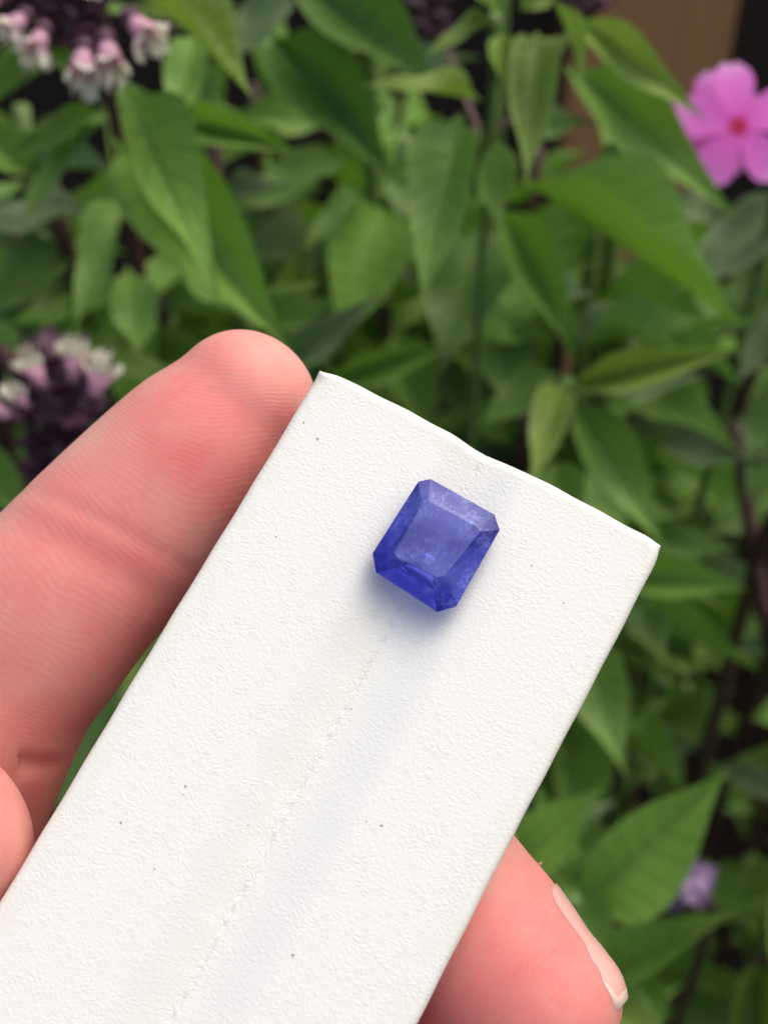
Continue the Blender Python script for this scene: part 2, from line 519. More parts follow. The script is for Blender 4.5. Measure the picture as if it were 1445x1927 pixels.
for (px, py, s) in [(572, 795, 5), (598, 826, 6), (1000, 1065, 4), (718, 1553, 5), (552, 1798, 6), (350, 1480, 5), (228, 1548, 5), (291, 1635, 4), (465, 1552, 3), (690, 1545, 4), (1060, 1135, 3), (345, 1495, 3), (660, 1330, 3), (520, 1010, 3)]:
    q = on_card(px, py)
    v = []
    for ring_, zz in ((1.0, 0.0), (0.7, 0.5)):
        for kx in range(7):
            aa = kx / 7 * 6.283
            rr = ring_ * s * 0.5 / 21.5e3 * random.uniform(0.6, 1.3)
            v.append((rr * math.cos(aa), rr * math.sin(aa), zz * 0.00006))
    f = [(kx, (kx + 1) % 7, 7 + (kx + 1) % 7, 7 + kx) for kx in range(7)] + [tuple(range(7, 14))]
    so = mesh_obj('speck', v, f, SPECK, holder)
    so.location = (q.x, q.y, card_h(q.x, -q.y) + 0.00001)

# ------------------------------------------------------------------ gemstone
def build_gem():
    gh = 0.0018                                           # girdle height above the card's face
    crown = 0.00095
    gird = [(810, 901), (787, 906), (701, 1041), (707, 1076), (823, 1151), (858, 1141), (940, 997), (930, 968)]
    tab = [(806, 941), (794, 947), (741, 1040), (746, 1050), (822, 1087), (836, 1084), (903, 1000), (898, 990)]
    c = on_card(820, 1026, gh)
    Gt = [on_card(*p, gh) - c for p in gird]
    Tb = [on_card(*p, gh + crown) - c for p in tab]
    V = [(p.x, p.y, crown) for p in Tb]
    V += [(p.x, p.y, 0.0) for p in Gt]
    V += [(p.x * 1.0, p.y * 1.0, -0.00028) for p in Gt]
    V += [(p.x * 0.62, p.y * 0.62, -0.0016) for p in Gt]
    V += [(p.x * 0.12, p.y * 0.12, -0.0029) for p in Gt]
    Fc = [tuple(range(8))]
    for L in range(4):
        for i in range(8):
            j = (i + 1) % 8
            Fc.append((L * 8 + i, (L + 1) * 8 + i, (L + 1) * 8 + j, L * 8 + j))
    Fc.append(tuple(range(39, 31, -1)))
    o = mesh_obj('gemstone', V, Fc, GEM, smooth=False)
    bm = bmesh.new(); bm.from_mesh(o.data)
    bmesh.ops.recalc_face_normals(bm, faces=bm.faces)
    bmesh.ops.bevel(bm, geom=[e_ for e_ in bm.edges], offset=0.00004, segments=1, affect='EDGES')
    bm.to_mesh(o.data); bm.free()
    o.matrix_world = CARD @ Matrix.Translation((c.x, c.y, gh))
    return o
gem = build_gem()
tag(gem, 'violet blue octagonal faceted gemstone resting in the white holder groove', 'gemstone')

# ------------------------------------------------------------------ hand
CN_W = CR @ cN
def hp(px, py, behind):
    """world point on the pixel's ray, so many millimetres behind the holder's face"""
    q = on_card(px, py, -behind / 1000.0)
    return CARD @ q

def catmull(pts, sub):
    """pts: list of numpy rows; returns a smooth resampling"""
    A = [2 * pts[0] - pts[1]] + list(pts) + [2 * pts[-1] - pts[-2]]
    out = []
    for i in range(1, len(A) - 2):
        p0, p1, p2, p3 = A[i - 1], A[i], A[i + 1], A[i + 2]
        for s in range(sub):
            t = s / sub
            out.append(0.5 * ((2 * p1) + (-p0 + p2) * t + (2 * p0 - 5 * p1 + 4 * p2 - p3) * t * t + (-p0 + 3 * p1 - 3 * p2 + p3) * t ** 3))
    out.append(A[-2])
    return np.array(out)

DIGITS = []                                                # axis samples for the skin attributes
def digit(name, ctrl, tip_len, flat=0.9, sub=10, tip_pow=2.3):
    """ctrl rows: px, py, mm behind the holder face, radius mm; last row is where the rounded tip starts"""
    rows = [np.array([*hp(a_, b_, c_), r_ / 1000.0]) for a_, b_, c_, r_ in ctrl]
    S = catmull(rows, sub)
    t = S[-1, :3] - S[-3, :3]; t /= np.linalg.norm(t)
    r0 = S[-1, 3]
    cap = []
    for i in range(1, 15):
        u = i / 14.0
        u = math.sin(u * math.pi / 2)
        cap.append(np.array([*(S[-1, :3] + t * tip_len / 1000.0 * u), r0 * max(0.0, 1 - u ** tip_pow) ** (1 / 2.0)]))
    S = np.vstack([S, cap])
    n = len(S); K = 28
    T = np.gradient(S[:, :3], axis=0); T /= np.linalg.norm(T, axis=1)[:, None] + 1e-12
    verts, faces = [], []
    vv = np.array(CN_W)
    sides, ups = [], []
    for i in range(n):
        side = np.cross(T[i], vv); side /= np.linalg.norm(side)
        up = np.cross(side, T[i])
        sides.append(side); ups.append(up)
        for k_ in range(K):
            an = 2 * math.pi * k_ / K
            verts.append(S[i, :3] + S[i, 3] * (math.cos(an) * side + math.sin(an) * flat * up))
    for i in range(n - 1):
        for k_ in range(K):
            faces.append((i * K + k_, i * K + (k_ + 1) % K, (i + 1) * K + (k_ + 1) % K, (i + 1) * K + k_))
    faces.append(tuple(range(K - 1, -1, -1)))
    faces.append(tuple((n - 1) * K + k_ for k_ in range(K)))
    seg = np.linalg.norm(np.diff(S[:, :3], axis=0), axis=1)
    tipd = np.concatenate([np.cumsum(seg[::-1])[::-1], [0]])
    DIGITS.append(dict(name=name, S=S, side=np.array(sides), up=np.array(ups), T=T, tipd=tipd))
    return verts, faces

HV, HF = [], []
def add(vf):
    v, f = vf
    o = len(HV)
    HV.extend(v); HF.extend([tuple(i + o for i in q) for q in f])

# index finger along the holder's left edge, pad to the camera
add(digit('index', [(-470, 2300, 25, 11.0), (-345, 1950, 25, 10.8), (-165, 1600, 21, 10.9), (-40, 1310, 15, 10.8), (60, 1185, 12.6, 10.0),
                    (146, 1086, 11.6, 9.5), (240, 990, 11.4, 9.35), (335, 896, 11.2, 9.05), (400, 825, 10.6, 8.45), (452, 765, 10.0, 7.25)], 7.4))
# middle finger behind the holder, its tip out on the right
add(digit('middle', [(-330, 2380, 22, 11.0), (0, 2020, 18, 10.4), (300, 1745, 14.5, 10.0), (520, 1600, 12.5, 9.4), (720, 1600, 12.2, 9.2),
                     (860, 1738, 12.0, 8.9), (930, 1818, 11.6, 8.6), (985, 1880, 11.2, 8.0)], 8.2, tip_pow=2.8))
add(digit('ring', [(-170, 2560, 24, 10.6), (120, 2330, 20, 9.8), (330, 2180, 15, 9.3), (520, 2190, 13, 8.8), (650, 2330, 12.5, 8.2), (720, 2420, 12.0, 7.4)], 7.2))
add(digit('little', [(-10, 2760, 25, 9.2), (200, 2600, 20, 8.4), (360, 2500, 15, 8.0), (500, 2520, 13, 7.5), (600, 2640, 12.0, 6.4)], 6.2))
# thumb pressing on the left side of the holder
add(digit('thumb', [(-960, 2560, 14, 12.0), (-720, 2200, 8, 11.0), (-440, 1910, 2.0, 10.2), (-290, 1745, 1.5, 10.0), (-190, 1630, 3.0, 9.6), (-124, 1562, 3.2, 8.7)], 7.4, flat=0.8, tip_pow=2.4))
# palm and wrist
for ctrl in ([(-470, 2300, 21, 11.5), (-620, 2650, 25, 13), (-760, 3150, 30, 14.5)],
             [(-330, 2380, 23, 11.5), (-500, 2760, 27, 13), (-700, 3250, 32, 15)],
             [(-170, 2560, 25, 11), (-400, 2880, 28, 12.5), (-640, 3350, 32, 14.5)],
             [(-10, 2760, 26, 10), (-280, 3020, 28, 12), (-580, 3420, 32, 14)],
             [(-960, 2560, 15, 12.5), (-820, 2900, 22, 14.5), (-740, 3200, 30, 15)],
             [(-640, 2650, 20, 15), (-640, 3000, 26, 16), (-680, 3300, 31, 18), (-900, 3900, 40, 20), (-1150, 4600, 50, 23)]):
    add(digit('palm', ctrl, 6.0, flat=0.8))

def build_hand():
    tmp = mesh_obj('hand_tmp', HV, HF, SKIN)
    md = tmp.modifiers.new('r', 'REMESH'); md.mode = 'VOXEL'; md.voxel_size = 0.00055; md.use_smooth_shade = True
    sm = tmp.modifiers.new('s', 'SMOOTH'); sm.factor = 0.5; sm.iterations = 14
    dg = bpy.context.evaluated_depsgraph_get()
    me = bpy.data.meshes.new_from_object(tmp.evaluated_get(dg))
    bpy.data.objects.remove(tmp)
    me.name = 'hand'
    nv = len(me.vertices)
    co = np.empty(nv * 3); me.vertices.foreach_get('co', co); co = co.reshape(-1, 3)
    best = np.full(nv, 1e9); phase = np.zeros(nv); palm = np.zeros(nv); red = np.zeros(nv)
    disp = np.zeros((nv, 3))
    for dgt in DIGITS:
        S, nm = dgt['S'], dgt['name']
        idx = np.empty(nv, int); dd = np.empty(nv)
        for s in range(0, nv, 20000):
            D = np.linalg.norm(co[s:s + 20000, None, :] - S[None, :, :3], axis=2) - S[None, :, 3] * 0.94
            idx[s:s + 20000] = D.argmin(1); dd[s:s + 20000] = D.min(1)
        m = dd < best
        best[m] = dd[m]
        ii = idx[m]
        rel = co[m] - S[ii, :3]
        ax = (rel * dgt['T'][ii]).sum(1)
        la = (rel * dgt['side'][ii]).sum(1); up = (rel * dgt['up'][ii]).sum(1)
        rr = np.sqrt(la ** 2 + up ** 2) + 1e-6
        td = (dgt['tipd'][ii] - ax) * 1000                 # mm from the fingertip
        lm = la * 1000
        tf = np.clip((22 - td) / 14.0, 0, 1) if nm == 'index' else np.full(len(td), 0.15)
        phase[m] = 10.5 * td + 9.0 * lm * tf + 0.35 * lm ** 2 * (0.4 + tf)
        pm = np.clip(up / rr * 1.4 + 0.25, 0, 1)
        if nm == 'palm': pm *= 0.3
        palm[m] = pm
        rd = np.full(m.sum(), 0.48)
        cre = np.zeros(m.sum())
        if nm == 'index':
            rd += 0.42 * np.exp(-((td - 12.5) / 9.0) ** 2) * np.exp(-((la * 1000 - 1.5) / 8.0) ** 2)
            rd += 0.22 * np.exp(-((td - 27.0) / 4.0) ** 2)
            rd -= 0.25 * np.exp(-((td - 19.5) / 2.5) ** 2)
            rd -= 0.30 * np.exp(-((td - 1.0) / 4.0) ** 2)
            rd -= 0.45 * np.clip(-la * 1000 / 8.0 - 0.55, 0, 1) * 2
            cre = 0.28 * np.exp(-((td - 28.0 + 0.22 * la * 1000) / 1.6) ** 2) + 0.16 * np.exp(-((td - 24.8 + 0.30 * la * 1000) / 0.8) ** 2)
            cre += 1.0 * np.exp(-((td - 45.5) / 1.2) ** 2)
            cre -= 0.35 * np.exp(-((td - 34.5) / 5.0) ** 2) + 0.45 * np.exp(-((td - 14.5) / 6.5) ** 2)
        elif nm == 'middle':
            rd += 0.35 * np.exp(-((td - 10.0) / 8.0) ** 2)
            rd -= 0.35 * np.exp(-((td - 19.5) / 2.5) ** 2)
            cre = 0.5 * np.exp(-((td - 24) / 1.5) ** 2) - 0.3 * np.exp(-((td - 10) / 6.0) ** 2)
        elif nm == 'thumb':
            rd += 0.0
        red[m] = rd
        radial = (la[:, None] * dgt['side'][ii] + up[:, None] * dgt['up'][ii]) / rr[:, None]
        disp[m] = -radial * (cre * np.clip(up / rr, 0, 1) * 0.001)[:, None]
    co = co + disp
    me.vertices.foreach_set('co', co.ravel())
    for nm, arr in (('phase', phase), ('palmar', palm), ('red', red)):
        at = me.attributes.new(nm, 'FLOAT', 'POINT'); at.data.foreach_set('value', arr.astype(np.float32))
    me.polygons.foreach_set('use_smooth', [True] * len(me.polygons))
    me.materials.clear(); me.materials.append(SKIN)
    me.update()
    o = bpy.data.objects.new('hand', me); COL.objects.link(o)
    return o
hand = build_hand()
tag(hand, 'open palm hand gripping the white leather holder between thumb and fingers', 'hand')

def build_nail(which, centre_deg, span_deg, back, front, lift, parent):
    d = [q for q in DIGITS if q['name'] == which][0]
    S, td = d['S'], d['tipd'] * 1000
    order = np.argsort(td)
    nu, nv_ = 16, 14
    V, Fc, mi = [], [], []
    for layer in (0, 1):
        for i in range(nu + 1):
            u = i / nu
            tdist = front + (back - front) * u
            # nail follows the tip's outline but runs straighter than the flesh
            pos = np.array([np.interp(max(tdist, 1.6), td[order], S[order, c]) for c in range(3)])
            r5 = np.interp(5.5, td[order], S[order, 3])
            rad = np.interp(tdist, td[order], S[order, 3]) if tdist > 5.5 else r5 * (1 - 0.44 * ((5.5 - tdist) / 5.5) ** 2)
            side = np.array([np.interp(max(tdist, 1.6), td[order], d['side'][order, c]) for c in range(3)])
            up = np.array([np.interp(max(tdist, 1.6), td[order], d['up'][order, c]) for c in range(3)])
            T = np.array([np.interp(8.0, td[order], d['T'][order, c]) for c in range(3)])
            if tdist < 1.6: pos = pos + T * (1.6 - tdist) / 1000
            for j in range(nv_ + 1):
                w = j / nv_ * 2 - 1
                cut = 1.0 - 0.35 * max(0, (0.45 - u) / 0.45) ** 2       # rounded free edge
                if u > 0.7: cut *= math.sqrt(max(0.05, 1 - ((u - 0.7) / 0.36) ** 2))
                an = math.radians(centre_deg + w * span_deg * cut)
                r_ = rad + (lift - 0.00055 * (abs(w) ** 6) - (0.00025 if layer else 0))
                V.append(pos + r_ * (math.cos(an) * up * 0.9 + math.sin(an) * side))
    n1 = (nu + 1) * (nv_ + 1)
    for i in range(nu):
        for j in range(nv_):
            q = (i * (nv_ + 1) + j, i * (nv_ + 1) + j + 1, (i + 1) * (nv_ + 1) + j + 1, (i + 1) * (nv_ + 1) + j)
            Fc.append(q); mi.append(1 if i < 1 or j in (0, nv_ - 1) and i < 9 else 0)
            Fc.append(tuple(n1 + k_ for k_ in q[::-1])); mi.append(1 if i < 1 else 0)
    rim = [j for j in range(nv_ + 1)] + [i * (nv_ + 1) + nv_ for i in range(1, nu + 1)] + [nu * (nv_ + 1) + j for j in range(nv_ - 1, -1, -1)] + [i * (nv_ + 1) for i in range(nu - 1, 0, -1)]
    for k_ in range(len(rim)):
        p, q = rim[k_], rim[(k_ + 1) % len(rim)]
        Fc.append((q, p, n1 + p, n1 + q)); mi.append(1)
    return mesh_obj('fingernail', V, Fc, [NAIL, NAIL_TIP], parent, mat_idx=mi)
d_mid = [q for q in DIGITS if q['name'] == 'middle'][0]
sgn = 1 if float(np.dot(d_mid['side'][-18], np.array(CRIGHT) * 0.75 + np.array(CUP) * 0.66)) > 0 else -1
build_nail('middle', sgn * 86, 46, 13.5, 2.3, 0.00012, hand)
for nm in ('index', 'ring', 'little', 'thumb'):
    build_nail(nm, 180, 46, 12.0, 2.0, 0.0002, hand)

# loose flake of dry skin on the knuckle side of the fingertip
fl = [*[P(x_ + 10, y_ - 2, z_) for x_, y_, z_ in ((992, 1622, .1225), (1004, 1630, .1225), (1000, 1638, .1225), (1003, 1626, .122), (1011, 1622, .1215), (1008, 1629, .1218), (1013, 1618, .1213), (980, 1622, .1225), (986, 1632, .1225))]]
mesh_obj('skin_flake', fl, [(7, 0, 1, 8), (0, 3, 1), (3, 4, 5, 1), (4, 6, 5), (1, 5, 2), (8, 1, 2)], FLAKE, hand)

# ------------------------------------------------------------------ leaves
def leaf_mesh(name, droop, fold, wave, twist, wpos=0.42, mat=None, nseg=12, half=2, petiole=0.06):
    """unit leaf: length 1 along +Y, full width 1 along X, face to +Z"""
    V, UV, Fc = [], [], []
    ph = random.uniform(0, 6)
    for i in range(nseg + 1):
        s = i / nseg
        if s < petiole:
            w = 0.03
        else:
            q = (s - petiole) / (1 - petiole)
            b_ = 1.65; a_ = b_ * wpos / (1 - wpos)
            w = (q ** a_ * (1 - q) ** b_) / (wpos ** a_ * (1 - wpos) ** b_) + 0.03 * (1 - q)
            if q > 0.985: w = 0.004
        y = s * math.cos(droop * s * 0.6)
        z = -droop * 0.5 * s * s
        for j in range(-half, half + 1):
            x = j / half
            xx = 0.5 * w * x
            zz = z + abs(xx) * fold + wave * 0.5 * w * abs(x) * math.sin(9 * s + ph + (1.5 if x > 0 else 0))
            ta = twist * s
            V.append((xx * math.cos(ta) - (zz - z) * math.sin(ta), y, z + xx * math.sin(ta) + (zz - z) * math.cos(ta)))
            UV.append((x * 0.5 + 0.5, s))
    m = 2 * half + 1
    for i in range(nseg):
        for j in range(m - 1):
            Fc.append((i * m + j, i * m + j + 1, (i + 1) * m + j + 1, (i + 1) * m + j))
    me = bpy.data.meshes.new(name)
    me.from_pydata(V, [], Fc)
    uvl = me.uv_layers.new(name='leaf')
    for lp in me.loops:
        uvl.data[lp.index].uv = UV[lp.vertex_index]
    me.polygons.foreach_set('use_smooth', [True] * len(me.polygons))
    me.materials.append(mat or L_MID)
    me.update()
    return me

LEAF_VARS = []
for d_ in (0.05, 0.20, 0.42):
    for f_ in (0.25, 0.55):
        LEAF_VARS.append(leaf_mesh('leaf', d_, f_, random.uniform(0.10, 0.20), random.uniform(-0.5, 0.5), random.uniform(0.33, 0.42)))

def place_leaf(base, tip, width, mat, parent, var=None, roll=0.0, facing=None, name='leaf'):
    """base, tip: world points; width in metres; roll in degrees about the leaf's length"""
    Y = (tip - base); L = Y.length; Y = Y / L
    fz = facing if facing is not None else (VIEW * 0.6 + Vector((0, 0, 1)) * 0.5)
    Z = (fz - Y * fz.dot(Y)).normalized()
    Z = Matrix.Rotation(math.radians(roll), 3, Y) @ Z
    X = Y.cross(Z)
    me = LEAF_VARS[var] if var is not None else random.choice(LEAF_VARS)
    if not isinstance(me, bpy.types.Mesh): me = LEAF_VARS[0]
    o = bpy.data.objects.new(name, me); COL.objects.link(o)
    o.material_slots[0].link = 'OBJECT'
    o.material_slots[0].material = mat
    Mx = Matrix((X * width, Y * L, Z * L)).transposed().to_4x4()
    Mx.translation = base
    o.parent = parent
    o.matrix_parent_inverse = Matrix.Identity(4)
    o.matrix_local = Matrix.Translation(-parent.location) @ Mx
    return o

def tube(name, pts, radii, mat, parent, K=7):
    """pts in world space"""
    n = len(pts); V, Fc = [], []
    for i in range(n):
        t = (pts[min(i + 1, n - 1)] - pts[max(i - 1, 0)]).normalized()
        a_ = t.orthogonal().normalized() if abs(t.z) < 0.9 else (Vector((1, 0, 0)) - t * t.x).normalized()
        b_ = t.cross(a_)
        for k_ in range(K):
            an = 6.28318 * k_ / K
            V.append(pts[i] + (a_ * math.cos(an) + b_ * math.sin(an)) * radii[i] - parent.location)
    for i in range(n - 1):
        for k_ in range(K):
            Fc.append((i * K + k_, i * K + (k_ + 1) % K, (i + 1) * K + (k_ + 1) % K, (i + 1) * K + k_))
    Fc.append(tuple(range(K - 1, -1, -1))); Fc.append(tuple((n - 1) * K + k_ for k_ in range(K)))
    return mesh_obj(name, V, Fc, mat, parent)

def stem_path(top, foot, via=(), n=14):
    rows = [np.array(foot)] + [np.array(v) for v in via] + [np.array(top)]
    return [Vector(p) for p in catmull(rows, n)]

def make_plant(name, label, foot_xy, group=None, cat='plant'):
    o = empty(name, (foot_xy[0], foot_xy[1], 0))
    tag(o, label, cat, group)
    return o

MAT = dict(m=L_MID, d=L_DEEP, y=L_YOUNG, g=L_GREY)
def px_leaf(parent, bx, by, tx, ty, w, d0, d1, m, roll=0, var=None):
    b, t = P(bx, by, d0), P(tx, ty, d1)
    return place_leaf(b, t, w * 0.80 * (d0 + d1) / 2 / F, MAT[m], parent, var, roll)

# ---- flowering herb on the left -------------------------------------------------
def foot_of(p, back=0.03):
    return (p.x, p.y + back)
apex1 = P(150, 40, 0.285)
herb1 = make_plant('flowering_herb', 'leafy herb with purple flower head of pink and cream florets above long leaves', foot_of(apex1))
n1a = P(215, 170, 0.30)
tube('stem', stem_path(apex1, herb1.location, [P(235, 330, 0.36)]), [0.0022] * 29, STEM_P, herb1)
for L in [(222, 150, 428, 562, 150, .285, .262, 'm', -12, 2), (215, 260, 545, 660, 225, .30, .285, 'm', 10, 1),
          (205, 215, 22, 408, 105, .298, .285, 'm', 20, 2), (200, 205, 8, 296, 75, .295, .285, 'm', -20, 0),
          (245, 370, 128, 612, 120, .335, .315, 'm', 10, 2), (262, -20, 482, 160, 150, .275, .262, 'y', -15, 3),
          (330, 225, 572, 292, 90, .315, .30, 'm', 30, 1), (190, 60, -40, 210, 110, .29, .285, 'm', 5, 1),
          (150, 160, 60, 20, 90, .31, .31, 'm', 5, 1), (255, 20, 420, -40, 130, .28, .27, 'y', 10, 2),
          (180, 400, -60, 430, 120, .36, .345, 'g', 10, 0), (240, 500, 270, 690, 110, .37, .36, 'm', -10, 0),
          (150, 470, -30, 590, 150, .39, .38, 'd', 0, 1), (330, 480, 490, 620, 120, .37, .35, 'm', -20, 0),
          (60, 330, -60, 230, 120, .36, .35, 'm', 0, 1), (200, 540, 20, 640, 130, .41, .40, 'd', 0, 0),
          (370, 60, 330, 240, 110, .31, .30, 'm', 0, 0), (330, 120, 420, 240, 90, .33, .32, 'd', 0, 0)]:
    px_leaf(herb1, *L)

# ---- shoot in the middle --------------------------------------------------------
apex2 = P(930, 30, 0.30)
herb2 = make_plant('leafy_herb', 'tall leafy herb with bright green tip beside the brown fence board', foot_of(apex2, 0.04))
tube('stem', stem_path(apex2, herb2.location, [P(925, 220, 0.325), P(930, 420, 0.37)]), [0.0012] * 15 + [0.0014] * 28, STEM, herb2)
for L in [(1012, 60, 990, 332, 118, .292, .272, 'y', 5, 2), (868, 215, 788, 556, 165, .315, .29, 'm', 8, 2),
          (975, 335, 1400, 605, 190, .335, .325, 'm', -18, 1), (1055, 120, 1400, 405, 150, .345, .33, 'm', 15, 2),
          (1070, 30, 1335, 222, 92, .295, .29, 'y', 25, 2), (1045, 5, 1102, 150, 55, .28, .27, 'y', 0, 3),
          (935, 40, 800, 92, 62, .29, .28, 'y', 10, 2), (940, 30, 860, -40, 90, .29, .28, 'y', 0, 1),
          (905, 190, 690, 140, 90, .312, .295, 'y', 15, 2), (980, 20, 1060, -60, 100, .285, .28, 'y', 0, 2),
          (900, 230, 940, 470, 90, .33, .33, 'm', -30, 0), (930, 380, 1085, 680, 120, .375, .36, 'm', 10, 1),
          (990, 130, 1080, 60, 60, .30, .30, 'y', 0, 0), (945, 60, 960, 180, 60, .29, .285, 'y', 20, 1),
          (960, 240, 1120, 230, 90, .34, .335, 'd', 0, 0), (900, 260, 740, 330, 90, .345, .34, 'm', 0, 0),
          (900, 430, 830, 700, 190, .40, .385, 'd', 0, 0), (960, 520, 1120, 560, 100, .40, .395, 'g', 0, 0),
          (1090, 330, 1290, 330, 120, .37, .36, 'g', 10, 1), (930, 560, 960, 780, 150, .42, .41, 'd', 0, 0)]:
    px_leaf(herb2, *L)

# ---- broad leaved shoot between the two -----------------------------------------
apex3 = P(560, -30, 0.345)
herb3 = make_plant('broad_leaf_herb', 'herb with broad dark leaves between the flower head and the bright tipped herb', foot_of(apex3, 0.05))
tube('stem', stem_path(apex3, herb3.location, [P(700, 350, 0.40)]), [0.0024] * 29, STEM, herb3)
for L in [(555, -40, 830, 175, 200, .35, .335, 'd', 14, 1), (505, 60, 745, 345, 190, .365, .35, 'd', 14, 1),
          (560, -10, 410, 110, 130, .36, .36, 'g', 0, 0), (690, 370, 562, 462, 75, .39, .375, 'm', 10, 2),
          (735, 380, 628, 655, 190, .405, .385, 'm', -5, 1), (520, 700, 716, 552, 85, .375, .36, 'g', 25, 2),
          (610, 720, 855, 648, 85, .395, .385, 'm', 30, 1), (650, 300, 430, 400, 120, .41, .40, 'd', 0, 0),
          (720, 330, 860, 420, 130, .41, .40, 'd', 0, 0), (600, 560, 560, 760, 170, .43, .42, 'd', 0, 0),
          (740, 620, 800, 830, 130, .42, .41, 'm', 0, 1), (860, 640, 900, 830, 120, .43, .42, 'd', 0, 0),
          (640, 0, 760, -60, 120, .35, .35, 'd', 0, 0), (780, 640, 700, 790, 110, .43, .42, 'm', 0, 0)]:
    px_leaf(herb3, *L)

# ---- shoot by the right shoulder of the holder ----------------------------------
apex4 = P(1065, 720, 0.335)
herb4 = make_plant('leafy_herb', 'herb shoot whose leaves radiate beside the upper right corner of the holder', foot_of(apex4, 0.04))
tube('stem', stem_path(apex4, herb4.location, [P(1100, 1000, 0.40)]), [0.0022] * 29, STEM, herb4)
for L in [(1060, 660, 1432, 592, 72, .34, .33, 'm', -30, 0), (1055, 735, 1402, 655, 92, .335, .32, 'y', 22, 1),
          (1058, 720, 1000, 905, 95, .33, .31, 'y', 5, 2), (1072, 745, 1262, 1040, 125, .335, .325, 'm', 10, 2),
          (1090, 740, 1340, 705, 90, .355, .35, 'g', 0, 0), (1070, 650, 1075, 560, 40, .34, .335, 'm', 0, 0),
          (1100, 880, 1180, 1000, 110, .38, .37, 'm', 0, 0), (1150, 1090, 1408, 1108, 105, .39, .375, 'm', 10, 1),
          (1160, 1020, 1400, 1030, 80, .42, .41, 'd', 0, 0), (1080, 1180, 1182, 1462, 140, .39, .37, 'm', 5, 2),
          (1200, 1130, 1240, 1250, 100, .43, .42, 'd', 0, 0), (1050, 700, 900, 800, 100, .37, .36, 'm', 0, 0),
          (1040, 860, 1080, 1010, 90, .37, .36, 'm', 0, 1), (1080, 640, 1200, 560, 80, .37, .365, 'g', 0, 0)]:
    px_leaf(herb4, *L)

# ---- shoot at the lower right ----------------------------------------------------
apex5 = P(1075, 1690, 0.325)
herb5 = make_plant('leafy_herb', 'herb shoot with one broad pointed leaf above the fingertip with the nail', foot_of(apex5, 0.04))
tube('stem', stem_path(apex5, herb5.location, [P(1140, 1950, 0.40)]), [0.0022] * 29, STEM, herb5)
for L in [(1080, 1720, 1372, 1448, 205, .335, .32, 'm', 10, 1), (1085, 1870, 1392, 1712, 125, .35, .335, 'm', -12, 1),
          (960, 1650, 1135, 1478, 130, .34, .335, 'm', 0, 1), (1060, 1680, 1010, 1470, 110, .35, .345, 'm', 10, 0),
          (1050, 1640, 1140, 1810, 120, .33, .325, 'm', 0, 1), (1120, 1880, 1260, 1960, 120, .34, .33, 'y', 0, 1),
          (1180, 1800, 1230, 1990, 110, .35, .34, 'm', 0, 1), (940, 1560, 1060, 1580, 90, .38, .37, 'm', 0, 0),
          (1060, 1760, 860, 1960, 140, .37, .36, 'm', 0, 0), (1150, 1560, 1260, 1700, 100, .40, .39, 'd', 0, 0)]:
    px_leaf(herb5, *L)

# ---- grey leaved plant at the right edge, dark leaves below ----------------------
apex6 = P(1490, 420, 0.40)
herb6 = make_plant('grey_leaf_herb', 'plant with broad grey green leaves under the pink flower', foot_of(apex6, 0.04))
tube('stem', stem_path(apex6, herb6.location, [P(1500, 900, 0.48)]), [0.0024] * 29, STEM_P, herb6)
for L in [(1500, 380, 1270, 545, 150, .40, .39, 'g', 0, 0), (1500, 440, 1330, 660, 120, .42, .41, 'd', 0, 0),
          (1470, 560, 1390, 720, 110, .43, .42, 'g', 0, 0), (1500, 700, 1400, 940, 150, .45, .44, 'd', 0, 0),
          (1500, 900, 1330, 1010, 150, .50, .49, 'd', 0, 0), (1480, 600, 1560, 780, 150, .42, .42, 'd', 0, 0),
          (1360, 430, 1250, 360, 90, .42, .41, 'g', 0, 0)]:
    px_leaf(herb6, *L)
stem_r = tube('stem', stem_path(P(1380, 800, 0.44), (P(1440, 1400, .5).x, P(1440, 1400, .5).y + .05, 0), [P(1425, 1050, .45), P(1450, 1230, .46)]), [0.0026] * 43, STEM_P, herb6)

# ---- strip leaf between finger and holder, and leaves at the far left -------------
apex7 = P(-40, 860, 0.33)
herb7 = make_plant('flowering_herb', 'herb with a purple flower head half hidden behind the index finger', foot_of(apex7, 0.05))
tube('stem', stem_path(P(120, 800, 0.30), herb7.location, [P(40, 960, 0.34)]), [0.0022] * 29, STEM_P, herb7)
for L in [(-70, 640, 112, 735, 105, .33, .315, 'm', -20, 2), (330, 770, 188, 618, 88, .31, .295, 'y', 20, 2),
          (250, 800, 300, 600, 80, .33, .32, 'm', 0, 0), (-60, 860, 60, 980, 120, .32, .31, 'm', 0, 1),
          (310, 1180, 60, 1560, 240, .38, .36, 'd', 0, 0), (330, 1150, 220, 1340, 70, .36, .35, 'y', 0, 0),
          (180, 800, 80, 960, 110, .34, .34, 'm', 0, 0), (-40, 560, 90, 690, 140, .40, .39, 'd', 0, 0),
          (100, 1240, -60, 1430, 160, .40, .39, 'd', 0, 0), (330, 1350, 160, 1640, 220, .42, .41, 'd', 0, 0)]:
    px_leaf(herb7, *L)

